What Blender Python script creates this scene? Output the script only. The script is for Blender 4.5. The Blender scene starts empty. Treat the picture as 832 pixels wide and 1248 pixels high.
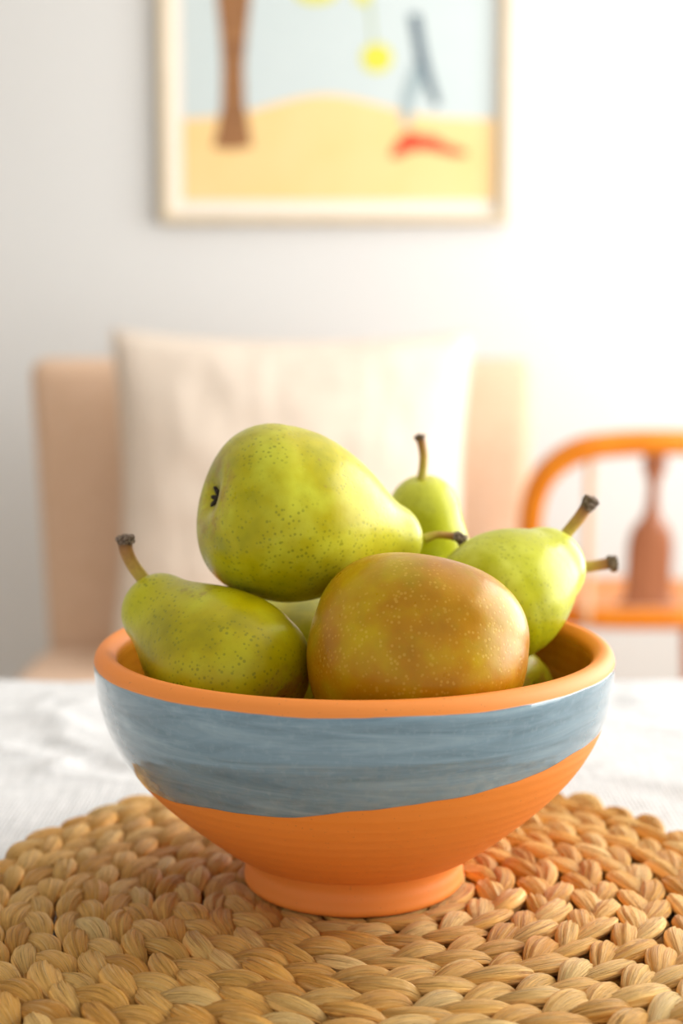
import bpy, bmesh, math, random
import numpy as np
from mathutils import Vector, Matrix, noise
random.seed(7); rng = np.random.default_rng(7)
C = bpy.context.scene.collection
PI = math.pi
ZM = 0.76          # top of the placemat
ZT = 0.7505        # top of the tablecloth

# ------------------------------------------------------------------ helpers
def link(o, parent=None):
    C.objects.link(o)
    if parent is not None: o.parent = parent
    return o
def mesh_obj(name, verts, faces, mat=None, parent=None, smooth=True):
    me = bpy.data.meshes.new(name)
    me.from_pydata([tuple(v) for v in verts], [], faces)
    me.update()
    if smooth: me.polygons.foreach_set('use_smooth', [True]*len(me.polygons))
    o = bpy.data.objects.new(name, me)
    if mat: me.materials.append(mat)
    return link(o, parent)
def bm_obj(name, bm, mat=None, parent=None, smooth=True):
    bmesh.ops.recalc_face_normals(bm, faces=bm.faces)
    me = bpy.data.meshes.new(name); bm.to_mesh(me); bm.free()
    if smooth: me.polygons.foreach_set('use_smooth', [True]*len(me.polygons))
    if mat: me.materials.append(mat)
    return link(bpy.data.objects.new(name, me), parent)
def empty(name, loc):
    o = bpy.data.objects.new(name, None); o.location = loc; o.empty_display_size = .05
    return link(o)
def tag(o, label=None, cat=None, group=None, kind=None):
    if label: o['label'] = label
    if cat: o['category'] = cat
    if group: o['group'] = group
    if kind: o['kind'] = kind
    return o
def lathe(prof, n=96, cap0=False, cap1=False):
    V, F = [], []
    for r, z in prof:
        for i in range(n):
            a = 2*PI*i/n; V.append((r*math.cos(a), r*math.sin(a), z))
    for j in range(len(prof)-1):
        for i in range(n):
            k = (i+1) % n
            F.append((j*n+i, j*n+k, (j+1)*n+k, (j+1)*n+i))
    if cap0: F.append(tuple(reversed(range(n))))
    if cap1: F.append(tuple(range((len(prof)-1)*n, len(prof)*n)))
    return V, F
def box(bm, x0, x1, y0, y1, z0, z1, bev=0.0, seg=3):
    r = bmesh.ops.create_cube(bm, size=1)
    vs = r['verts']
    bmesh.ops.scale(bm, verts=vs, vec=(x1-x0, y1-y0, z1-z0))
    bmesh.ops.translate(bm, verts=vs, vec=((x0+x1)/2, (y0+y1)/2, (z0+z1)/2))
    if bev:
        es = list({e for v in vs for e in v.link_edges})
        bmesh.ops.bevel(bm, geom=es, offset=bev, segments=seg, profile=.5, affect='EDGES')
def box_obj(name, dims, mat, parent=None, bev=0.0, seg=3, smooth=None):
    bm = bmesh.new(); box(bm, *dims, bev=bev, seg=seg)
    return bm_obj(name, bm, mat, parent, smooth=bool(bev) if smooth is None else smooth)
def catmull(pts, n):
    P = [np.array(p, float) for p in pts]
    P = [2*P[0]-P[1]] + P + [2*P[-1]-P[-2]]
    out = []
    for i in range(1, len(P)-2):
        for k in range(n):
            t = k/n
            out.append(.5*((2*P[i]) + (-P[i-1]+P[i+1])*t + (2*P[i-1]-5*P[i]+4*P[i+1]-P[i+2])*t*t + (-P[i-1]+3*P[i]-3*P[i+1]+P[i+2])*t**3))
    out.append(P[-2]); return out
def sweep(path, rad, nseg=16, flat=None, up=(0, 0, 1)):
    """tube along a path; rad a list of radii or of (ra, rb); capped"""
    V, F = [], []; N = len(path)
    prev = None
    for i, p in enumerate(path):
        t = np.array(path[min(i+1, N-1)])-np.array(path[max(i-1, 0)]); t = t/np.linalg.norm(t)
        u = np.array(up, float) if prev is None else prev
        u = u-t*np.dot(u, t)
        if np.linalg.norm(u) < 1e-4: u = np.cross(t, (1, 0, 0))
        u /= np.linalg.norm(u); prev = u; w = np.cross(t, u)
        ra, rb = rad[i] if hasattr(rad[i], '__len__') else (rad[i], rad[i])
        for k in range(nseg):
            a = 2*PI*k/nseg; V.append(p+u*ra*math.cos(a)+w*rb*math.sin(a))
    for i in range(N-1):
        for k in range(nseg):
            m = (k+1) % nseg; F.append((i*nseg+k, i*nseg+m, (i+1)*nseg+m, (i+1)*nseg+k))
    F.append(tuple(reversed(range(nseg)))); F.append(tuple(range((N-1)*nseg, N*nseg)))
    return V, F

# ------------------------------------------------------------------ materials
class M:
    def __init__(s, name, rough=.5, color=(.8, .8, .8), spec=.5):
        s.m = bpy.data.materials.new(name); s.m.use_nodes = True
        s.nt = s.m.node_tree; s.b = s.nt.nodes['Principled BSDF']
        s.b.inputs['Base Color'].default_value = (*color, 1); s.b.inputs['Roughness'].default_value = rough
        s.b.inputs['Specular IOR Level'].default_value = spec
        s.co = None
    def n(s, t, **kw):
        nd = s.nt.nodes.new(t)
        for k, v in kw.items():
            if hasattr(nd, k): setattr(nd, k, v)
        return nd
    def l(s, a, b): s.nt.links.new(a, b)
    def obj(s):
        if s.co is None: s.co = s.n('ShaderNodeTexCoord')
        return s.co.outputs['Object']
    def mapped(s, scale, src=None):
        mp = s.n('ShaderNodeMapping'); mp.inputs['Scale'].default_value = scale
        s.l(src or s.obj(), mp.inputs[0]); return mp.outputs[0]
    def noise(s, scale, detail=3, rough=.5, src=None, dist=0):
        t = s.n('ShaderNodeTexNoise'); t.inputs['Scale'].default_value = scale; t.inputs['Detail'].default_value = detail
        t.inputs['Roughness'].default_value = rough; t.inputs['Distortion'].default_value = dist
        s.l(src or s.obj(), t.inputs['Vector']); return t.outputs['Fac']
    def vor(s, scale, src=None, rnd=1):
        t = s.n('ShaderNodeTexVoronoi'); t.inputs['Scale'].default_value = scale; t.inputs['Randomness'].default_value = rnd
        s.l(src or s.obj(), t.inputs['Vector']); return t
    def ramp(s, fac, stops):
        r = s.n('ShaderNodeValToRGB'); e = r.color_ramp.elements
        while len(e) < len(stops): e.new(.5)
        for i, (p, c) in enumerate(stops):
            e[i].position = p; e[i].color = (*c, 1) if hasattr(c, '__len__') else (c, c, c, 1)
        s.l(fac, r.inputs[0]); return r.outputs[0]
    def math(s, op, a, b=None, c=None, clamp=False):
        m = s.n('ShaderNodeMath'); m.operation = op; m.use_clamp = clamp
        for i, v in enumerate((a, b, c)):
            if v is None: continue
            if isinstance(v, (int, float)): m.inputs[i].default_value = v
            else: s.l(v, m.inputs[i])
        return m.outputs[0]
    def mix(s, fac, a, b, mode='MIX'):
        m = s.n('ShaderNodeMix'); m.data_type = 'RGBA'; m.blend_type = mode
        for i, v in ((0, fac), (6, a), (7, b)):
            if isinstance(v, (int, float)): m.inputs[i].default_value = v
            elif hasattr(v, '__len__'): m.inputs[i].default_value = (*v, 1)
            else: s.l(v, m.inputs[i])
        return m.outputs[2]
    def xyz(s):
        x = s.n('ShaderNodeSeparateXYZ'); s.l(s.obj(), x.inputs[0]); return x.outputs
    def bump(s, h, strength=.3, dist=.001):
        b = s.n('ShaderNodeBump'); b.inputs['Strength'].default_value = strength; b.inputs['Distance'].default_value = dist
        s.l(h, b.inputs['Height']); s.l(b.outputs[0], s.b.inputs['Normal']); return b.outputs[0]
    def col(s, o): s.l(o, s.b.inputs['Base Color'])
    def smooth(s, v, a, b):
        m = s.n('ShaderNodeMapRange'); m.interpolation_type = 'SMOOTHSTEP'
        m.inputs['From Min'].default_value = a; m.inputs['From Max'].default_value = b
        s.l(v, m.inputs['Value']); return m.outputs[0]

def plain(name, color, rough=.6, spec=.4, bump=None):
    m = M(name, rough, color, spec)
    if bump: m.bump(m.noise(bump[0], 4), bump[1], bump[2])
    return m.m

def wall_mat():
    m = M('wall_paint', .85, (.68, .68, .665), .2)
    m.col(m.mix(m.noise(3, 3), (.635, .64, .625), (.65, .655, .64)))
    m.bump(m.noise(180, 3), .15, .001); return m.m

def pear_mat(seed, ltip, base=(.43, .37, .0), lite=(.52, .52, .02), dark=(.28, .27, .0), brown=0.0, blossom=-.03, speckle=1.0, tipbrown=0.0):
    m = M('pear_skin', .34, spec=.38)
    mp = m.n('ShaderNodeMapping'); mp.inputs['Location'].default_value = (seed*.37, seed*.11, seed*.23); m.l(m.obj(), mp.inputs[0]); src = mp.outputs[0]
    z = m.xyz()[2]
    n1 = m.noise(45, 3, .55, src); n2 = m.noise(120, 4, .6, src)
    c = m.ramp(n1, [(.30, dark), (.48, base), (.70, lite)])
    c = m.mix(m.math('MULTIPLY', m.smooth(z, .012, ltip), .75), c, lite)
    if brown:
        gold = m.ramp(n1, [(.3, (.34, .115, .0)), (.5, (.42, .165, .0)), (.72, (.49, .30, .0))])
        f = m.math('MULTIPLY', m.smooth(m.noise(22, 2, .5, src), .22, .5), brown, clamp=True)
        c = m.mix(f, c, gold)
    # fine mottling
    c = m.mix(m.math('MULTIPLY', m.smooth(n2, .45, .75), .22), c, dark)
    # lenticels
    v = m.vor(520, src); d = v.outputs['Distance']
    dens = m.smooth(m.noise(38, 2, .5, src), .28, .55)
    sz = m.math('MULTIPLY_ADD', m.noise(200, 1, .5, src), .26, .04)
    dot = m.math('MULTIPLY', m.math('SUBTRACT', 1.0, m.smooth(m.math('SUBTRACT', d, sz), 0.0, .18)), m.math('MULTIPLY', dens, .55*speckle), clamp=True)
    if brown: c = m.mix(m.math('MULTIPLY', dot, .5), c, (.75, .48, .08))
    else: c = m.mix(dot, c, (.15, .17, .006))
    v2 = m.vor(900, src); d2 = m.math('SUBTRACT', 1.0, m.smooth(v2.outputs['Distance'], .10, .2))
    c = m.mix(m.math('MULTIPLY', d2, .22*speckle), c, (.22, .22, .02))
    # russet round the blossom end and in patches
    rn = m.noise(150, 5, .7, src)
    ru = m.math('MULTIPLY', m.math('SUBTRACT', 1.0, m.smooth(z, blossom, blossom+.006)), m.smooth(rn, .44, .60))
    c = m.mix(m.math('MULTIPLY', ru, .75), c, (.34, .17, .025))
    patch = m.math('MULTIPLY', m.smooth(m.noise(60, 4, .65, src), .66, .70), m.smooth(rn, .38, .6))
    c = m.mix(m.math('MULTIPLY', patch, .7), c, (.30, .20, .02))
    if tipbrown:
        t = m.smooth(m.math('MULTIPLY_ADD', rn, .006, z), ltip+.0030, ltip+.0048)
        c = m.mix(m.math('MULTIPLY', t, tipbrown), c, (.38, .20, .02))
    m.col(c)
    m.l(m.ramp(n2, [(.3, .26), (.7, .42)]), m.b.inputs['Roughness'])
    m.b.inputs['Specular Tint'].default_value = (1, .98, .55, 1)
    m.b.inputs['Subsurface Weight'].default_value = .12
    m.b.inputs['Subsurface Radius'].default_value = (.006, .005, .001)
    m.b.inputs['Coat Weight'].default_value = .08; m.b.inputs['Coat Roughness'].default_value = .2
    h = m.math('ADD', m.math('MULTIPLY', n2, .8), m.math('MULTIPLY', dot, -.25))
    m.bump(h, .22, .0012)
    return m.m

def stem_mat():
    m = M('stem_bark', .55)
    a = m.noise(500, 4, .6); b = m.noise(90, 2)
    at = m.n('ShaderNodeAttribute'); at.attribute_name = 'along'
    c = m.ramp(at.outputs['Fac'], [(0, (.50, .46, .04)), (.5, (.48, .30, .035)), (.85, (.36, .16, .03)), (1, (.16, .07, .02))])
    c = m.mix(m.math('MULTIPLY', m.smooth(a, .4, .7), .35), c, (.22, .09, .015)); m.col(c)
    m.bump(a, .5, .0006); return m.m
def stem_end_mat():
    m = M('stem_wood', .8)
    v = m.vor(1100).outputs['Distance']
    m.col(m.ramp(m.noise(900, 4, .7), [(.35, (.05, .03, .018)), (.5, (.16, .10, .06)), (.64, (.45, .36, .27))]))
    m.bump(m.math('ADD', v, m.noise(700, 3)), .9, .001); return m.m

def bowl_mat():
    m = M('glazed_terracotta', .5)
    X = m.xyz(); x, y, z = X
    # terracotta
    rings = m.n('ShaderNodeTexWave'); rings.wave_type = 'BANDS'; rings.bands_direction = 'Z'
    rings.inputs['Scale'].default_value = 70; rings.inputs['Distortion'].default_value = 1.2; rings.inputs['Detail'].default_value = 2
    m.l(m.mapped((.15, .15, 1)), rings.inputs[0])
    n1 = m.noise(60, 4, .6)
    terra = m.mix(m.math('MULTIPLY', m.noise(35, 3, .6, m.mapped((.3, .3, 6))), .8), (.88, .28, .045), (.84, .235, .018))
    terra = m.mix(m.math('MULTIPLY', m.smooth(m.noise(900, 2), .68, .74), .35), terra, (.25, .10, .04))
    # boundary of the dipped glaze, slanting up to the right
    zb = m.math('ADD', m.math('MULTIPLY_ADD', x, .12, .0562), m.math('MULTIPLY_ADD', m.noise(22, 2), .006, -.003))
    lo = m.smooth(m.math('SUBTRACT', z, zb), -.0002, .0003)
    zt = m.math('MULTIPLY_ADD', m.noise(30, 3), .0022, .0890)
    hi = m.math('SUBTRACT', 1.0, m.smooth(m.math('SUBTRACT', z, zt), -.0003, .0004))
    rho = m.math('SQRT', m.math('ADD', m.math('MULTIPLY', x, x), m.math('MULTIPLY', y, y)))
    at = m.n('ShaderNodeAttribute'); at.attribute_name = 'outside'
    blue = m.math('MULTIPLY', m.math('MULTIPLY', lo, hi), at.outputs['Fac'])
    st = m.noise(14, 4, .6, m.mapped((1, 1, 9), None), 1.0)
    bc = m.ramp(st, [(.30, (.10, .175, .215)), (.5, (.155, .25, .30)), (.70, (.24, .345, .39))])
    bc = m.mix(m.math('MULTIPLY', m.smooth(m.noise(400, 3), .5, .8), .2), bc, (.32, .42, .45))
    ai = m.n('ShaderNodeAttribute'); ai.attribute_name = 'inside'
    inn = ai.outputs['Fac']
    amber = m.ramp(n1, [(.3, (.50, .165, .006)), (.7, (.62, .24, .012))])
    c = m.mix(inn, terra, amber); c = m.mix(blue, c, bc); m.col(c)
    g = m.math('MAXIMUM', blue, m.math('MULTIPLY', inn, .6))
    rr = m.n('ShaderNodeMapRange'); m.l(g, rr.inputs[0]); rr.inputs[3].default_value = .55; rr.inputs[4].default_value = .06
    m.l(rr.outputs[0], m.b.inputs['Roughness'])
    m.l(m.math('MULTIPLY', blue, 1.0), m.b.inputs['Coat Weight']); m.b.inputs['Coat Roughness'].default_value = .05
    h = m.math('ADD', m.math('MULTIPLY', rings.outputs['Fac'], .35), m.math('MULTIPLY', blue, .8))
    h = m.math('ADD', h, m.math('MULTIPLY', n1, .3))
    m.bump(h, .35, .0007); return m.m

def straw_mat():
    m = M('water_hyacinth', .48, spec=.4)
    uv = m.n('ShaderNodeUVMap'); uv.uv_map = 'UVMap'
    fib = m.noise(1.0, 4, .7, m.mapped((1.6, 34, 1), uv.outputs[0]), .3)
    fib2 = m.noise(1.0, 3, .6, m.mapped((1.2, 11, 1), uv.outputs[0]), .3)
    at = m.n('ShaderNodeAttribute'); at.attribute_name = 'tone'
    c = m.ramp(at.outputs['Fac'], [(0, (.66, .30, .045)), (.35, (.84, .44, .09)), (.65, (.93, .55, .15)), (1, (.96, .66, .25))])
    c = m.mix(m.math('MULTIPLY', m.smooth(fib, .52, .64), .70), c, (.34, .12, .015))
    c = m.mix(m.math('MULTIPLY', m.smooth(fib2, .52, .70), .45), c, (.92, .66, .30))
    c = m.mix(m.math('MULTIPLY', m.smooth(m.noise(110, 3, .6), .58, .75), .4), c, (.48, .22, .04))
    m.col(c)
    m.bump(m.math('SUBTRACT', m.math('MULTIPLY', fib2, .6), m.math('MULTIPLY', fib, 1.0)), 1.0, .0014)
    return m.m

def linen_mat(name, a, b, sc=900, bump=.3):
    m = M(name, .9, spec=.15)
    w1 = m.n('ShaderNodeTexWave'); w1.bands_direction = 'X'; w1.inputs['Scale'].default_value = sc/6; w1.inputs['Distortion'].default_value = 1.5; w1.inputs['Detail Scale'].default_value = 3
    w2 = m.n('ShaderNodeTexWave'); w2.bands_direction = 'Y'; w2.inputs['Scale'].default_value = sc/6; w2.inputs['Distortion'].default_value = 1.5; w2.inputs['Detail Scale'].default_value = 3
    m.l(m.obj(), w1.inputs[0]); m.l(m.obj(), w2.inputs[0])
    h = m.math('ADD', w1.outputs['Fac'], w2.outputs['Fac'])
    s1 = m.noise(1, 3, .6, m.mapped((40, 500, 40))); s2 = m.noise(1, 3, .6, m.mapped((500, 40, 500)))
    sl = m.math('ADD', m.math('MULTIPLY', s1, .5), m.math('MULTIPLY', s2, .5))
    m.col(m.mix(m.smooth(sl, .38, .62), a, b))
    m.bump(m.math('ADD', m.math('MULTIPLY', h, .25), sl), bump, .0015)
    m.b.inputs['Sheen Weight'].default_value = .1
    return m.m

def wood_mat(name, a, b, rough=.35, scale=(8, 8, 1.2)):
    m = M(name, rough)
    t = m.noise(6, 5, .6, m.mapped(scale), 1.5)
    m.col(m.ramp(t, [(.3, a), (.7, b)])); m.bump(t, .08, .001)
    m.b.inputs['Coat Weight'].default_value = .2
    return m.m

WALL = wall_mat()
WHITE = plain('white_paint', (.82, .81, .79), .5)
FLOOR = wood_mat('oak_floor', (.50, .36, .23), (.62, .47, .32), .45, (1.5, 12, 1))
STRAW = straw_mat(); BOWLM = bowl_mat(); STEM = stem_mat(); STEME = stem_end_mat()
CALYX = plain('dried_sepal', (.03, .02, .012), .8, .3, (800, .5, .0005))

# ------------------------------------------------------------------ the room
YW = 2.65
XR = 1.55; XL = -3.0; YF = -1.9; ZC = 2.55
def structure(name, dims, mat, parent=None):
    o = box_obj(name, dims, mat, parent)
    if parent is None: tag(o, kind='structure')
    return o
structure('floor', (XL-.1, XR+.1, YF, YW+.1, -.06, 0), FLOOR)
structure('ceiling', (XL-.1, XR+.1, YF, YW+.1, ZC, ZC+.1), WHITE)
structure('wall_back', (XL-.1, XR+.1, YW, YW+.1, 0, ZC), WALL)
structure('wall_left', (XL-.1, XL, YF, YW, 0, ZC), WALL)
bm = bmesh.new()
WY0, WY1, WZ0, WZ1 = -.45, 2.3, .55, 2.3
box(bm, XR, XR+.1, YF, WY0, 0, ZC); box(bm, XR, XR+.1, WY1, YW, 0, ZC)
box(bm, XR, XR+.1, WY0, WY1, 0, WZ0); box(bm, XR, XR+.1, WY0, WY1, WZ1, ZC)
tag(bm_obj('wall_right', bm, WALL, smooth=False), kind='structure')
bm = bmesh.new()
for (a, b_, c_, d_) in ((WY0, WY0+.05, WZ0, WZ1), (WY1-.05, WY1, WZ0, WZ1), (WY0, WY1, WZ0, WZ0+.05), (WY0, WY1, WZ1-.05, WZ1), ((WY0+WY1)/2-.03, (WY0+WY1)/2+.03, WZ0, WZ1)):
    box(bm, XR+.03, XR+.07, a, b_, c_, d_)
tag(bm_obj('window_1', bm, WHITE, smooth=False), kind='structure')
bb = structure('baseboard_back', (XL, XR, YW-.015, YW, 0, .08), WHITE)

# ------------------------------------------------------------------ table and tablecloth
TX0, TX1, TY0, TY1 = -.85, .80, -.80, .368
TW = wood_mat('table_oak', (.40, .25, .13), (.52, .35, .2))
tbl = tag(empty('dining_table', (0, -.2, 0)), 'rectangular wooden dining table under the white linen tablecloth', 'table')
def local_box(name, par, dims, mat, bev=0.0, seg=3):
    x, y, z = par.location
    return box_obj(name, (dims[0]-x, dims[1]-x, dims[2]-y, dims[3]-y, dims[4]-z, dims[5]-z), mat, par, bev, seg)
local_box('tabletop', tbl, (TX0, TX1, TY0, TY1, .715, .747), TW, .003)
for sx in (TX0+.05, TX1-.11):
    for sy in (TY0+.05, TY1-.11):
        local_box('leg', tbl, (sx, sx+.06, sy, sy+.06, 0, .7148), TW, .004)
LINEN = linen_mat('white_linen', (.57, .575, .57), (.71, .71, .705), 900, .5)
def cloth():
    G = .004; drop = .24
    xs = np.concatenate([np.linspace(TX0-drop, -.5, 70), np.linspace(-.5, .5, 250)[1:], np.linspace(.5, TX1+drop, 60)[1:]])
    ys = np.concatenate([np.linspace(TY0-drop, -.3, 60), np.linspace(-.3, TY1+drop, 230)[1:]])
    V = []
    for y in ys:
        for x in xs:
            # crumples: ridged noise, flattened under the mat
            p = Vector((x*5.2+3, y*7.5, .3)); q = Vector((x*14, y*17+5, 1.7)); w = Vector((x*36, y*40, 4.))
            r1 = 1-abs(noise.noise(p+Vector((noise.noise(q), noise.noise(w), 0))*.35))*2.2
            r2 = 1-abs(noise.noise(q))*2
            h = .0040*max(r1, 0)**2+.0020*max(r2, 0)**2+.0008*noise.noise(w)
            rm = math.hypot(x-.008, y+.012)
            k = min(1, max(0, (rm-.172)/.05)); h = h*k
            ox = max(0, x-TX1, TX0-x); oy = max(0, y-TY1, TY0-y)
            X = min(max(x, TX0), TX1); Y = min(max(y, TY0), TY1); Z = ZT+h
            o = max(ox, oy); rad = .008
            if o > 0:
                wv = .012*math.sin(x*17+2)*min(1, o/.1) if oy >= ox else .012*math.sin(y*15+1)*min(1, o/.1)
                out = min(o, rad)+max(0, wv+.004*min(1, o/.05))
                Z = ZT+h*max(0, 1-o/.03)-max(0, o-rad*.4)
                if ox > 0: X += math.copysign(out if ox >= oy else min(ox, rad)+.0, x)
                if oy > 0: Y += math.copysign(out if oy > ox else min(oy, rad), y)
            V.append((X, Y, Z))
    nx = len(xs); F = [(j*nx+i, j*nx+i+1, (j+1)*nx+i+1, (j+1)*nx+i) for j in range(len(ys)-1) for i in range(nx-1)]
    o = mesh_obj('tablecloth', V, F, LINEN)
    s = o.modifiers.new('thickness', 'SOLIDIFY'); s.thickness = .0008; s.offset = -1
    return tag(o, 'white crumpled linen tablecloth covering the dining table', 'tablecloth')
cloth()

# ------------------------------------------------------------------ woven placemat: a flat braid of folded leaf ribbons coiled into a disc
def placemat():
    cx, cy = .008, -.012
    w = .0183; R0 = .012; R1 = .166
    nth = (R1-w*.5-R0)/w*2*PI
    th = np.linspace(0, nth, 12000); r = R0+w*th/(2*PI)
    s = np.concatenate([[0], np.cumsum(np.hypot(np.diff(r), (r[1:]+r[:-1])/2*np.diff(th)))]); S = s[-1]
    rg = np.random.default_rng(11)
    V = []; F = []; UV = []; TONE = []
    def frame(ss, lat):
        t = np.interp(ss, s, th); rr = np.interp(ss, s, r)
        # the outer end of the coil tucks in under its neighbour
        rr = rr-np.clip((ss-(S-.10))/.10, 0, 1)**2*w*.55+lat
        return cx+rr*np.cos(t), cy+rr*np.sin(t)
    def add(P, W, U, hw, ht, NS, uv0, tone, groove, uvlen):
        """ribbon: centre points P, side W, up U, half width/height, groove(a, i)"""
        base = len(V); K = len(P); a = np.linspace(0, 2*PI, NS, endpoint=False)
        g = groove(a)
        ca = np.cos(a); sa = np.sin(a)
        pts = P[:, None]+W[:, None]*(hw[:, None]*ca*(1+.3*(g-1)))[..., None]+U[:, None]*(ht[:, None]*np.sign(sa)*np.abs(sa)**.85*g)[..., None]
        pts[..., 2] = np.maximum(pts[..., 2], ZT+.0009)
        rad = np.hypot(pts[..., 0], pts[..., 1])
        pts[..., 2] = np.where(rad < .046, np.minimum(pts[..., 2], ZM-.0004), np.where(rad < .052, np.minimum(pts[..., 2], ZM-.0004+(rad-.046)*.4), pts[..., 2]))
        V.extend(pts.reshape(-1, 3).tolist())
        for i in range(K-1):
            for q in range(NS):
                m = (q+1) % NS
                F.append((base+i*NS+q, base+i*NS+m, base+(i+1)*NS+m, base+(i+1)*NS+q))
        F.append(tuple(base+q for q in reversed(range(NS)))); F.append(tuple(base+(K-1)*NS+q for q in range(NS)))
        uu = np.linspace(0, uvlen, K)
        UV.append(np.stack(np.broadcast_arrays(uv0+uu[:, None], uv0*1.7+(np.cos(a)*.5+.5)[None]+0*uu[:, None]), -1).reshape(-1, 2))
        TONE.append(np.full(K*NS, tone))
    # filler core strands below the ribbons; dark tone paints shade into the gaps
    K = int(S/.004)
    for k in range(3):
        ss = np.linspace(0, S, K); t = 2*PI*ss/.05+2*PI*k/3
        x, y = frame(ss, .0050*np.sin(t)); z = ZM-.0062+.0010*np.sin(2*t)
        P = np.stack([x, y, z], -1); T = np.gradient(P, axis=0); T /= np.linalg.norm(T, axis=1)[:, None]
        W = np.cross([0, 0, 1.], T); W /= np.linalg.norm(W, axis=1)[:, None]; U = np.cross(T, W)
        add(P, W, U, np.full(K, .0043), np.full(K, .0024), 10, k*5.1, .02, lambda a: np.ones((K, len(a))), S*40)
    pitch = .0185; n = int((S-.01)/pitch); KL = 17
    u = np.linspace(0, 1, KL)
    for i in range(n):
        for side in (-1, 1):
            s0 = i*pitch+(.5*pitch if side > 0 else 0)+rg.normal(0, .0007)
            L = .0305*rg.uniform(.90, 1.12); wid = .0054*rg.uniform(.80, 1.18); hgt = .0034*rg.uniform(.75, 1.3)
            ss = s0+L*(u-.12); ss = np.clip(ss, 0, S)
            lat = side*w*(-.16+.47*np.sin(np.clip(u*1.12, 0, 1)*PI/2)*rg.uniform(.94, 1.04)+.0*u)
            prof = np.sin(PI*np.clip(u, .012, .985)**rg.uniform(.9, 1.35))**rg.uniform(.7, .95)
            hw = wid*prof*(.80+.28*u)
            z = ZM-.0066+.0036*np.sin(PI*np.clip(u*.80+.10, 0, 1))**1.0+.0016*u-.0036*np.clip((u-.72)/.28, 0, 1)**2+rg.normal(0, .0003)
            x, y = frame(ss, lat)
            P = np.stack([x, y, z], -1); T = np.gradient(P, axis=0); T /= np.linalg.norm(T, axis=1)[:, None]+1e-12
            W = np.cross([0, 0, 1.], T); W /= np.linalg.norm(W, axis=1)[:, None]+1e-12; U = np.cross(T, W)
            lean = side*-(.22+rg.normal(0, .12))*np.ones(KL)+rg.normal(0, .25)*(u-.5)
            W2 = W*np.cos(lean)[:, None]+U*np.sin(lean)[:, None]; U2 = -W*np.sin(lean)[:, None]+U*np.cos(lean)[:, None]
            p1, p2, p3 = rg.uniform(0, 6.28, 3); fa = PI/2+rg.normal(0, .55); fd = rg.choice([0, .15, .3, .45]); fb = PI/2+rg.normal(0, .8); fe = rg.choice([0, .16, .26])
            def groove(a, p1=p1, p2=p2, p3=p3, fa=fa, fd=fd, fb=fb, fe=fe):
                d = np.angle(np.exp(1j*(a-fa)))[None]+.15*np.sin(u*4+p1)[:, None]; e = np.angle(np.exp(1j*(a-fb)))[None]-.2*np.sin(u*3+p2)[:, None]
                return 1+.07*np.sin(7*a+p1+.0*a)[None]+.07*np.sin(13*a[None]+p2+.8*np.sin(3*u+p1)[:, None])+.05*np.sin(19*a[None]+p3+.8*np.sin(2*u+p2)[:, None])-fd*np.exp(-(d/.13)**2)-fe*np.exp(-(e/.10)**2)
            add(P, W2, U2, hw, np.maximum(hgt*prof**.8, .0003), 40, rg.uniform(0, 50), float(np.clip(rg.normal(.5, .22), 0, 1)), groove, 1.0)
    o = mesh_obj('placemat', V, F, STRAW); me = o.data
    uvl = me.uv_layers.new(name='UVMap'); UV = np.concatenate(UV); TONE = np.concatenate(TONE)
    vi = np.empty(len(me.loops), int); me.loops.foreach_get('vertex_index', vi)
    uvl.data.foreach_set('uv', UV[vi].ravel())
    at = me.attributes.new('tone', 'FLOAT', 'POINT'); at.data.foreach_set('value', TONE)
    return tag(o, 'round braided straw placemat lying under the fruit bowl', 'placemat')
placemat()

# ------------------------------------------------------------------ bowl
def smooth_prof(pts, n):
    return [tuple(p) for p in catmull([(a, b, 0) for a, b in pts], n)]
def bowl():
    outer = [(.0440, .0135), (.0505, .0162), (.0644, .0272), (.0768, .0384), (.0867, .0496), (.0935, .0608), (.0975, .072), (.0992, .0815), (.0999, .0885), (.0992, .0925)]
    rim = [(.0975, .0945), (.0955, .0950), (.0935, .0942), (.0918, .0922)]
    inner = [(.0908, .0885), (.0902, .0815), (.0887, .0735), (.0850, .0630), (.0785, .0530), (.0690, .0430), (.0565, .0330), (.0350, .0235), (.02, .0205), (.0, .0200)]
    A = [(p[0], p[1]) for p in smooth_prof(outer+rim+inner, 7)]
    n = 160
    A = [(max(a, .0002), b) for a, b in A]
    V, F = lathe([(.0002, .0135)]+A, n, cap0=True, cap1=True)
    o = mesh_obj('fruit_bowl', V, F, BOWLM); o.location = (0, 0, ZM)
    out = []; ins = []
    kin = next(i for i, a in enumerate(A) if a[1] > .0948)
    for j, (a, b) in enumerate([(.0002, .0135)]+A):
        io = 1.0 if j-1 < kin else 0.0
        ii = 0.0 if j-1 < kin else min(1, max(0, (.0925-b)/.003))
        out += [io]*n; ins += [ii]*n
    for nm, d in (('outside', out), ('inside', ins)):
        at = o.data.attributes.new(nm, 'FLOAT', 'POINT'); at.data.foreach_set('value', d)
    tag(o, 'footed terracotta bowl with a blue glazed band, filled with pears', 'bowl')
    fp = [(.0340, .0135), (.0345, .004), (.0355, .001), (.0375, 0), (.0418, 0), (.0430, .0008), (.0433, .0022), (.0430, .005), (.0424, .009), (.0428, .0125), (.0442, .0145)]
    V, F = lathe([(a, b) for a, b, _ in smooth_prof(fp, 5)], n)
    f = mesh_obj('foot_ring', V, F, BOWLM, o)
    f.data.attributes.new('outside', 'FLOAT', 'POINT'); f.data.attributes.new('inside', 'FLOAT', 'POINT')
bowl()

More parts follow.
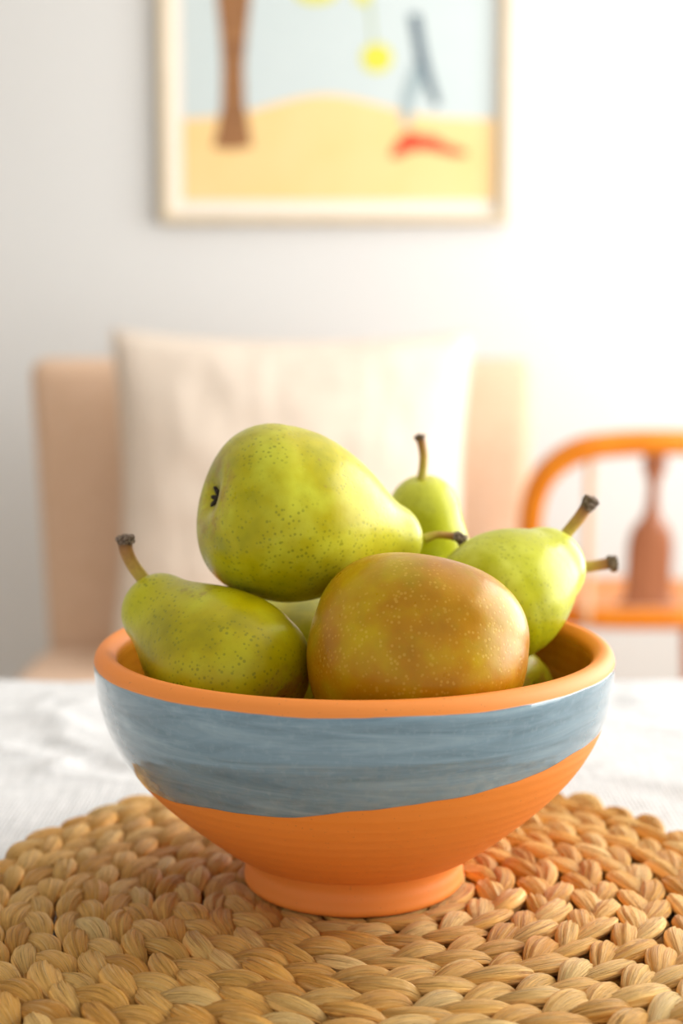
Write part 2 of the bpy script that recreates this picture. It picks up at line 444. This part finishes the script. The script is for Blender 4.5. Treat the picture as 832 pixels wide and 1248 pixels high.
# ------------------------------------------------------------------ pears
PEARS = {
    1: dict(c=(-0.02593, -0.007, 0.90518), ax=(0.90, 0.34, -0.27), R=0.0333, Ln=0.0425, rn=0.0145,
        stem=[(0.0279, 0.0192, 0.8921), (0.0331, 0.0192, 0.8937), (0.0383, 0.0192, 0.8934), (0.0418, 0.0200, 0.8928), (0.0442, 0.0206, 0.8908)], sr=.0015, er=.0024, elen=.45),
    2: dict(c=(-0.04586, -0.03709, 0.85193), ax=(-0.7172, 0.5242, 0.4591), R=0.0279, Ln=0.0375, rn=0.0149,
        stem=[(-0.0765, -0.01, 0.8755), (-0.0803, -0.01, 0.8809), (-0.0840, -0.01, 0.8862), (-0.0864, -0.01, 0.8919), (-0.0869, -0.01, 0.8975)], sr=.0026, er=.0034, elen=.17),
    3: dict(c=(0.02136, -0.04957, 0.8597), ax=(-0.22, -0.36, -0.90), R=0.0375, Ln=0.033, rn=0.0149, sx=1.035, sz=.965),
    4: dict(c=(0.05846, 0.00391, 0.8721), ax=(0.7371, 0.5752, 0.3547), R=0.0253, Ln=0.0231, rn=0.0168,
        stem=[(0.0827, 0.0257, 0.8889), (0.0865, 0.0257, 0.8942), (0.0907, 0.0257, 0.8996), (0.094, 0.0257, 0.9046), (0.0962, 0.0257, 0.9082)], sr=.0024, er=.0032, elen=.32),
    5: dict(c=(0.03239, 0.04382, 0.85917), ax=(0.9415, 0.1908, 0.2779), R=0.0206, Ln=0.0503, rn=0.0167,
        stem=[(0.0946, 0.0566, 0.8747), (0.0998, 0.0566, 0.8751), (0.1044, 0.0566, 0.8758), (0.1086, 0.0566, 0.8765), (0.1128, 0.0566, 0.8769)], sr=.0024, er=.0034, elen=.25),
    6: dict(c=(0.03283, 0.08373, 0.87332), ax=(-0.0623, -0.25, 0.9662), R=0.0205, Ln=0.0245, rn=0.0158,
        stem=[(0.0298, 0.0737, 0.909), (0.0305, 0.0737, 0.9155), (0.0308, 0.0737, 0.9212), (0.0301, 0.0737, 0.9262), (0.029, 0.0737, 0.9305)], sr=.0019, er=.0027, elen=.12),
    7: dict(c=(0.06111, 0.02017, 0.82787), ax=(-0.6635, 0.692, -0.2846), R=0.0192, Ln=0.0392, rn=0.0156),
    8: dict(c=(-0.01593, 0.03324, 0.82999), ax=(-0.7386, 0.5449, 0.3969), R=0.0352, Ln=0.0431, rn=0.0161),
}
LABELS = {
    1: 'large green pear lying on its side on top of the heap',
    2: 'speckled green pear at the left rim, curved brown stem pointing up',
    3: 'plump golden brown pear at the front of the bowl, no stem showing',
    4: 'pale green pear on the right with thick stem angled up over the rim',
    5: 'pear mostly hidden on the right, its short thick stem poking sideways',
    6: 'small green pear standing upright at the back of the bowl',
    7: 'green pear low in the bowl, peeking out at the right rim below the others',
    8: 'green pear buried beneath the top pear, only a sliver showing above the speckled one',
}
def pear_profile(R, Ln, rn):
    m = 60; t = np.linspace(0, 1, m); s = .5*t*t*(3-2*t)+.5*t
    pos = t*Ln; rad = R+(rn-R)*s
    tr, tc, tp = .655*R, .33*R, -.26*R
    P = []
    # inside of the blossom dimple
    for q in np.linspace(0, 1, 9)[:-1]:
        rho = q*tc; x = tp-math.sqrt(tr*tr-(tc-rho)**2)
        x += .09*R*math.exp(-(rho/(.16*R))**2)
        P.append((max(rho, .00005), x))
    x0 = tp-tr; x1 = Ln+rn
    for u in np.linspace(0, PI, 70)[1:]:
        x = (x0+x1)/2-(x1-x0)/2*math.cos(u)
        best = 0
        if abs(x-tp) < tr: best = tc+math.sqrt(tr*tr-(x-tp)**2)
        d = rad*rad-(x-pos)**2; j = d.max()
        if j > 0: best = max(best, math.sqrt(j))
        if tp < x < 0: u2 = (x-tp)/(-tp); best = max(best, .985*R+.015*R*u2+.006*R*math.sin(PI*u2))
        P.append((max(best, .00005), x))
    out = []
    for r, x in P:
        if x > Ln: x -= .07*rn*math.exp(-(r/(.25*rn))**2)
        out.append((r, x))
    return out
def make_pear(k, d, mat):
    R, Ln, rn = d['R'], d['Ln'], d['rn']
    V, F = lathe(pear_profile(R, Ln, rn), 72, cap0=True, cap1=True)
    V2 = []
    for v in V:
        p = Vector(v)
        n1 = noise.noise(p*22+Vector((k*3.1, 0, 0))); n2 = noise.noise(p*55+Vector((0, k*2.7, 0)))
        f = 1+.022*n1+.008*n2
        # faint ribs round the blossom end
        a = math.atan2(v[1], v[0]); rho = math.hypot(v[0], v[1])
        if k == 1 and v[2] < -.5*R: f += .008*math.cos(5*a+k)*min(1, rho/(.5*R))*min(1, (-v[2]-.5*R)/(.3*R))
        V2.append((v[0]*f, v[1]*f, v[2]*(1+.01*n1)))
    o = mesh_obj('pear', V2, F, mat)
    ax = Vector(d['ax']).normalized()
    rot = ax.to_track_quat('Z', 'Y').to_matrix().to_4x4()
    mw = Matrix.Translation(Vector(d['c'])) @ rot
    if 'sx' in d:
        S = rot.inverted() @ Matrix.Diagonal((d['sx'], 1, d['sz'], 1)) @ rot
        for v in o.data.vertices: v.co = S @ v.co
    o.matrix_world = mw
    tag(o, LABELS[k], 'pear', 'pears heaped in the bowl')
    # calyx at the blossom end
    bm = bmesh.new(); z0 = -.26*R-.566*R+.075*R
    for j in range(5):
        a = 2*PI*j/5+k; r1 = .0011; r2 = .0026+.0006*math.sin(j*2.3+k)
        dirv = Vector((math.cos(a), math.sin(a), 0)); sd = Vector((-math.sin(a), math.cos(a), 0))
        pts = [dirv*r1*.3, dirv*r1+Vector((0, 0, -.0010)), dirv*(r1+r2)*.5+Vector((0, 0, -.0022)), dirv*r2+Vector((0, 0, -.0026))]
        VV, FF = sweep([np.array(p+Vector((0, 0, z0))) for p in catmull_v(pts)], [.0007, .0009, .0009, .0008, .0007, .0006, .0004][:len(catmull_v(pts))], 8)
        b0 = [bm.verts.new(v) for v in VV]
        for f in FF: bm.faces.new([b0[i] for i in f])
    bmesh.ops.create_icosphere(bm, subdivisions=2, radius=.0014, matrix=Matrix.Translation((0, 0, z0-.0002)))
    cs = 1.3 if k == 1 else 1.0
    for v in bm.verts: v.co = Vector((v.co.x*cs, v.co.y*cs, z0+(v.co.z-z0)*cs-(.0009 if k == 1 else 0)+.0006*noise.noise(v.co*900)))
    bm_obj('calyx', bm, CALYX, o)
    if 'stem' in d:
        inv = mw.inverted()
        pts = [np.array(inv @ Vector(p)) for p in d['stem']]
        pth = catmull(pts, 8); N = len(pth); el = d['elen']
        cut = int(N*(1-el)); rad = []
        for i in range(N):
            u = i/(N-1); rad.append(d['sr']*(1.35-.35*min(1, u*4)+.0*u)+(.25*d['sr'])*max(0, u-.6))
        body = pth[:cut+2]
        VV, FF = sweep(body, rad[:cut+2], 16)
        st = mesh_obj('stem', VV, FF, STEM, o)
        at = st.data.attributes.new('along', 'FLOAT', 'POINT')
        at.data.foreach_set('value', np.repeat(np.linspace(0, 1, len(body)), 16).astype(float))
        end = pth[cut:]; M_ = len(end)
        # woody knobbly end
        end = catmull(end, 3); M_ = len(end)
        er = [d['sr']+(d['er']-d['sr'])*math.sin(min(1, (i/(M_-1))*1.5+.15)*PI/2) for i in range(M_)]
        er[-1] *= .35; er[-2] *= .72; er[-3] *= .92; er[0] = d['sr']*1.02
        VV, FF = sweep(end, er, 24)
        VV = [np.array(v)+np.array(noise.noise_vector(Vector(v)*900+Vector((k, 0, 0))))*.0007+np.array(noise.noise_vector(Vector(v)*350))*.0007 for v in VV]
        mesh_obj('stem_end', VV, FF, STEME, st)
    return o
def catmull_v(pts): return [Vector(p) for p in catmull([tuple(p) for p in pts], 2)]

for k, d in PEARS.items():
    tip = d['Ln']+d['rn']
    kw = dict(blossom=-.98*d['R'])
    if k == 3: kw.update(brown=.92, base=(.46, .38, .0), lite=(.55, .5, .01))
    if k == 2: kw.update(tipbrown=.85, speckle=1.1, base=(.42, .35, .0), lite=(.48, .46, .01), dark=(.28, .24, .0))
    if k == 1: kw.update(base=(.44, .38, .0), lite=(.56, .56, .035))
    if k in (4, 5, 6): kw.update(base=(.46, .47, .005), lite=(.60, .62, .07), dark=(.36, .36, .003), speckle=.8)
    make_pear(k, d, pear_mat(k, tip-.004, **kw))

# ------------------------------------------------------------------ armchair and cushion
UPH = linen_mat('beige_upholstery', (.64, .435, .29), (.70, .495, .35), 500, .35)
PIL = linen_mat('cushion_linen', (.66, .56, .46), (.73, .64, .54), 500, .4)
ac = tag(empty('armchair', (-.11, 1.85, 0)), 'wide armless beige upholstered chair with square back against the wall', 'armchair')
def rounded_slab(name, par, x0, x1, y0, y1, z0, z1, r, mat, taper=0.0, lean=0.0, puff=0.0):
    bm = bmesh.new(); box(bm, x0, x1, y0, y1, z0, z1, bev=r, seg=6)
    bmesh.ops.subdivide_edges(bm, edges=[e for e in bm.edges if e.calc_length() > .15], cuts=12, use_grid_fill=True)
    px, py, pz = par.location; cxm = (x0+x1)/2
    for v in bm.verts:
        u = (v.co.z-z0)/(z1-z0); a = (v.co.x-cxm)/(x1-x0)*2
        if puff and v.co.y < (y0+y1)/2: v.co.y -= puff*(1-a**4)*max(0, 1-(2*u-1)**4)
        v.co.x += -math.copysign(taper*(1-u), a) if abs(a) > .01 else 0
        v.co.x = cxm+(v.co.x-cxm)
        v.co.y += lean*u
        v.co -= Vector((px, py, pz))
    return bm_obj(name, bm, mat, par)
rounded_slab('backrest', ac, -.588, .362, 2.06, 2.20, .38, .952, .035, UPH, taper=.035, lean=.04, puff=.012)
rounded_slab('seat', ac, -.575, .35, 1.42, 2.075, .25, .415, .04, UPH)
DK = wood_mat('dark_leg_wood', (.10, .05, .03), (.16, .09, .05))
for sx in (-.51, .29):
    for sy in (1.47, 2.12):
        V, F = lathe([(.014, 0), (.02, .12), (.024, .262)], 20, True, True)
        lg = mesh_obj('leg', V, F, DK, ac); lg.location = (sx+.11, sy-1.85, 0)
def cushion():
    n = 60; W, Hh, T = .312, .288, .085
    V = []; F = []
    for side in (1, -1):
        for j in range(n+1):
            for i in range(n+1):
                u = -1+2*i/n; v = -1+2*j/n
                e = (1-abs(u)**2.4)*(1-abs(v)**2.4)
                pin = 1-.075*(1-v*v)*1.0; pin2 = 1-.075*(1-u*u)
                x = u*W*pin if True else u; z = v*Hh*pin2
                th = T*max(e, 0)**.45*side
                wr = .006*noise.noise(Vector((x*9, z*11, side*3)))+.003*noise.noise(Vector((x*30, z*14, side)))
                wr *= min(1, e*6)
                V.append((x, -(th+wr), z))
    m = (n+1)**2
    for s in range(2):
        for j in range(n):
            for i in range(n):
                a = s*m+j*(n+1)+i; q = (a, a+1, a+n+2, a+n+1); F.append(q if s == 0 else q[::-1])
    bm = bmesh.new(); vs = [bm.verts.new(v) for v in V]
    for f in F: bm.faces.new([vs[i] for i in f])
    bmesh.ops.remove_doubles(bm, verts=bm.verts, dist=.0008)
    o = bm_obj('cushion', bm, PIL)
    # piped edge
    per = [(-1+2*i/30, -1) for i in range(30)]+[(1, -1+2*i/30) for i in range(30)]+[(1-2*i/30, 1) for i in range(30)]+[(-1, 1-2*i/30) for i in range(31)]
    pp = [np.array((u*W*(1-.075*(1-v*v)), 0, v*Hh*(1-.075*(1-u*u)))) for u, v in per]
    VV, FF = sweep(pp, [.0035]*len(pp), 8, up=(0, 1, 0))
    mesh_obj('piping', VV, FF, PIL, o)
    o.location = (-.091, 1.905, .712); o.rotation_euler = (math.radians(-5), math.radians(.3), 0)
    tag(o, 'square off-white linen cushion leaning on the beige armchair', 'cushion')
cushion()

# ------------------------------------------------------------------ wooden chair on the right
WD = wood_mat('honey_wood', (.56, .15, .004), (.66, .22, .012), .3)
WD.node_tree.nodes['Principled BSDF'].inputs['Coat Weight'].default_value = 0; WD.node_tree.nodes['Principled BSDF'].inputs['Specular IOR Level'].default_value = .25
WL = wood_mat('pale_wood', (.62, .42, .25), (.70, .50, .32), .4)
WS = wood_mat('red_brown_wood', (.26, .085, .035), (.34, .12, .05), .35)
ch = tag(empty('wooden_chair', (.60, 2.3, 0)), 'curved back honey-coloured wooden chair with a vase-shaped splat', 'chair')
def add(name, path, rad, mat, par=None, seg=16, up=(0, 0, 1)):
    L = par.location if par else Vector((0, 0, 0))
    VV, FF = sweep([np.array(p)-np.array(L) for p in path], rad, seg, up=up)
    return mesh_obj(name, VV, FF, mat, par)
# hoop back
hp = catmull([(.385, 2.13, .45), (.368, 2.115, .56), (.362, 2.10, .66), (.385, 2.09, .735), (.445, 2.08, .782), (.52, 2.075, .795), (.60, 2.07, .798), (.68, 2.075, .795), (.755, 2.08, .782), (.815, 2.09, .735), (.838, 2.10, .66), (.832, 2.115, .56), (.815, 2.13, .45)], 6)
add('back_hoop', hp, [(.019, .025)]*len(hp), WD, ch)
for sx in (.475, .725):
    pth = catmull([(sx+.0, 2.13, .45), (sx-.004, 2.105, .62), (sx-.006, 2.083, .785)], 6)
    add('spindle', pth, [.0085]*len(pth), WL, ch)
# vase splat: flat board with a turned outline
def splat():
    outl = [(.060, .485), (.052, .495), (.044, .505), (.043, .55), (.043, .59), (.041, .615), (.034, .637), (.020, .655), (.013, .675), (.011, .70), (.012, .725), (.019, .742), (.023, .755), (.021, .768), (.02, .785)]
    o2 = [(a, b) for a, b, _ in catmull([(a, b, 0) for a, b in outl], 4)]
    bm = bmesh.new(); rings = []
    for hw, z in o2:
        y = 2.128-(z-.45)*.14
        rings.append([bm.verts.new((x-.60, y+dy-2.3, z)) for x, dy in ((.588-hw, 0), (.588-hw*.8, -.007), (.588, -.008), (.588+hw*.8, -.007), (.588+hw, 0), (.588+hw*.8, .007), (.588, .008), (.588-hw*.8, .007))])
    for a, b in zip(rings[:-1], rings[1:]):
        for i in range(8): bm.faces.new((a[i], a[(i+1) % 8], b[(i+1) % 8], b[i]))
    bm.faces.new(rings[0]); bm.faces.new(rings[-1])
    return bm_obj('splat', bm, WS, ch)
splat()
# saddle seat
bm = bmesh.new(); N = 48; prev = None; rows = []
def seat_pt(a, s, z):
    ex = abs(math.cos(a))**.75*math.copysign(1, math.cos(a)); ey = abs(math.sin(a))**.75*math.copysign(1, math.sin(a))
    return Vector((.225*s*ex, .01+.20*s*ey, z))
for s, z in ((.02, .436), (.9, .436), (.97, .442), (1, .455), (.995, .470), (.96, .478), (.88, .477), (.6, .469), (.02, .467)):
    rows.append([bm.verts.new(seat_pt(2*PI*i/N, s, z)) for i in range(N)])
for a, b in zip(rows[:-1], rows[1:]):
    for i in range(N): bm.faces.new((a[i], a[(i+1) % N], b[(i+1) % N], b[i]))
bm.faces.new(rows[0]); bm.faces.new(rows[-1])
bm_obj('seat', bm, WD, ch)
for sx in (-1, 1):
    for sy in (-1, 1):
        pth = catmull([(.60+sx*.145, 2.31+sy*.13, .43), (.60+sx*.165, 2.31+sy*.15, .22), (.60+sx*.185, 2.31+sy*.17, 0.0)], 5)
        add('leg', pth, [.015+.004*math.sin(PI*i/(len(pth)-1)) for i in range(len(pth))], WD, ch)
for sx in (-1, 1):
    add('stretcher', [(.60+sx*.168, 2.16, .2), (.60+sx*.168, 2.31, .2), (.60+sx*.168, 2.46, .2)], [.009, .011, .009], WD, ch, up=(0, 0, 1))
add('stretcher', [(.435, 2.31, .2), (.60, 2.31, .2), (.765, 2.31, .2)], [.009, .011, .009], WD, ch)

# the chair stands a little nearer the table than it was drawn: bring every piece in and keep its feet on the floor
CF = .937; cl = ch.location.copy()
ch.location = (cl.x*CF-.012, -.544+CF*(cl.y+.544), 0)
for o_ in ch.children:
    for v in o_.data.vertices:
        z = v.co.z
        v.co.x *= CF; v.co.y *= CF
        v.co.z = .967+CF*(z-.967) if not o_.name.startswith(('leg', 'stretcher')) else z*(.967+CF*(.44-.967))/.44

# ------------------------------------------------------------------ framed picture
FX0, FX1, FZ0, FZ1 = -.399, .362, 1.245, 2.22
pic = tag(empty('framed_picture', (-.02, YW, FZ0)), 'framed print of a tree, sandy hill and fallen fruit on the white wall', 'picture')
PX, PY, PZ = pic.location
FRM = wood_mat('pale_frame_wood', (.56, .46, .30), (.64, .54, .38), .5)
fw = .018
def frame_bar(bm, dims): box(bm, dims[0]-PX, dims[1]-PX, YW-.030-PY, YW-.001-PY, dims[2]-PZ, dims[3]-PZ, bev=.0015, seg=2)
bm = bmesh.new()
frame_bar(bm, (FX0, FX0+fw, FZ0, FZ1)); frame_bar(bm, (FX1-fw, FX1, FZ0, FZ1))
frame_bar(bm, (FX0+fw, FX1-fw, FZ0, FZ0+fw)); frame_bar(bm, (FX0+fw, FX1-fw, FZ1-fw, FZ1))
bm_obj('frame', bm, FRM, pic, smooth=False)
def art(name, poly, mat, lev):
    """flat printed shape on the paper: polygon in wall x,z, its own ink layer"""
    bm = bmesh.new(); y1 = YW-.008-lev*.0005; y0 = y1-.0005
    a = [bm.verts.new((x-PX, y0-PY, z-PZ)) for x, z in poly]; b = [bm.verts.new((x-PX, y1-PY, z-PZ)) for x, z in poly]
    bm.faces.new(a); bm.faces.new(list(reversed(b)))
    for i in range(len(poly)):
        j = (i+1) % len(poly); bm.faces.new((a[i], b[i], b[j], a[j]))
    return bm_obj(name, bm, mat, pic, smooth=False)
MOUNT = plain('cream_mount', (.80, .74, .66), .8)
box_obj('mount', (FX0+fw-PX, FX1-fw-PX, YW-.008-PY, YW-.002-PY, FZ0+fw-PZ, FZ1-fw-PZ), MOUNT, pic)
SX0, SX1, SZ0, SZ1 = -.352, .332, 1.292, 2.18
m_ = M('sky_print', .7); m_.col(m_.mix(m_.noise(6, 2), (.49, .57, .575), (.54, .61, .61))); SKYP = m_.m
m_ = M('sand_print', .7); m_.col(m_.mix(m_.noise(9, 3), (.80, .52, .20), (.82, .60, .30))); SANDP = m_.m
art('printed_sky', [(SX0, SZ0), (SX1, SZ0), (SX1, SZ1), (SX0, SZ1)], SKYP, 0)
hill = [(SX0, SZ0+.001), (SX1, SZ0+.001)]+[(SX1-(SX1-SX0)*i/24, 1.468+.052*math.exp(-((SX1-(SX1-SX0)*i/24+.04)/.16)**2)) for i in range(25)]
art('printed_hill', hill, SANDP, 1)
trunk = [(-.287, 1.408), (-.243, 1.402), (-.200, 1.410), (-.205, 1.44), (-.215, 1.50), (-.217, 1.58), (-.210, 1.65), (-.200, 1.73), (-.185, 1.90), (-.16, 2.179), (-.30, 2.179), (-.285, 1.90), (-.276, 1.73), (-.268, 1.65), (-.264, 1.58), (-.266, 1.50), (-.278, 1.44)]
m_ = M('trunk_print', .7); m_.col(m_.ramp(m_.noise(8, 4, .6, m_.mapped((1, 1, 14))), [(.35, (.20, .085, .03)), (.65, (.33, .15, .05))])); TRP = m_.m
art('printed_tree_trunk', trunk, TRP, 2)
GRP = plain('fruit_print', (.62, .60, .06), .7); TWP = plain('twig_print', (.35, .42, .20), .7)
def disc(cx_, cz_, rx, rz, n=28, rot=0): return [(cx_+rx*math.cos(2*PI*i/n), cz_+rz*math.sin(2*PI*i/n)) for i in range(n)]
for cx_, cz_, rx, rz in ((.072, 1.598, .034, .031), (-.060, 1.742, .050, .030), (.040, 1.738, .020, .028), (.12, 1.85, .04, .037), (-.02, 1.90, .04, .037)):
    art('printed_fruit', disc(cx_, cz_, rx, rz), GRP, 3)
art('printed_twig', [(.062, 1.625), (.067, 1.625), (.052, 1.80), (.10, 2.0), (.09, 2.0), (.043, 1.80)], TWP, 2)
SLP = plain('slate_print', (.10, .14, .17), .7); SL2 = plain('pale_slate_print', (.30, .38, .40), .7)
art('printed_figure', [(.140, 1.690), (.166, 1.692), (.178, 1.62), (.192, 1.565), (.212, 1.50), (.196, 1.495), (.176, 1.545), (.166, 1.560), (.156, 1.60)], SLP, 2)
art('printed_figure', [(.168, 1.572), (.150, 1.590), (.128, 1.520), (.124, 1.46), (.146, 1.455), (.152, 1.51), (.176, 1.548)], SL2, 3)
RDP = plain('red_print', (.70, .07, .025), .7)
art('printed_red_shape', [(.100, 1.388), (.118, 1.385), (.150, 1.400), (.185, 1.402), (.215, 1.395), (.250, 1.388), (.275, 1.392), (.262, 1.403), (.225, 1.415), (.200, 1.432), (.165, 1.436), (.140, 1.445), (.122, 1.428), (.106, 1.405)], RDP, 3)

# ------------------------------------------------------------------ light
def area(name, loc, size, size_y, power, color, rot):
    l = bpy.data.lights.new(name, 'AREA'); l.shape = 'RECTANGLE'; l.size = size; l.size_y = size_y; l.energy = power; l.color = color
    o = bpy.data.objects.new(name, l); o.location = loc; o.rotation_euler = rot; C.objects.link(o); return o
area('window_daylight', (XR+.02, (WY0+WY1)/2, (WZ0+WZ1)/2), WZ1-WZ0-.1, WY1-WY0-.1, 98, (1.0, .98, .955), (0, math.radians(90), 0))
wd = bpy.data.worlds.new('daylight'); bpy.context.scene.world = wd; wd.use_nodes = True
wd.node_tree.nodes['Background'].inputs[0].default_value = (.93, .96, 1.0, 1); wd.node_tree.nodes['Background'].inputs[1].default_value = .82

# ------------------------------------------------------------------ camera
cam = bpy.data.cameras.new('camera'); co = bpy.data.objects.new('camera', cam); C.objects.link(co)
cam.sensor_fit = 'VERTICAL'; cam.sensor_height = 36; cam.sensor_width = 24; cam.lens = 50
co.location = (-.0049, -.54396, .20713+ZM); co.rotation_euler = (math.radians(90-6.5), 0, 0)
cam.clip_start = .02
cam.dof.use_dof = True; cam.dof.focus_distance = .485; cam.dof.aperture_fstop = 6.0
sc = bpy.context.scene; sc.camera = co
sc.view_settings.view_transform = 'Standard'; sc.view_settings.look = 'None'; sc.view_settings.exposure = 0; sc.view_settings.gamma = 1
sc.view_settings.use_curve_mapping = False
sc.cycles.max_bounces = 8; sc.cycles.diffuse_bounces = 5
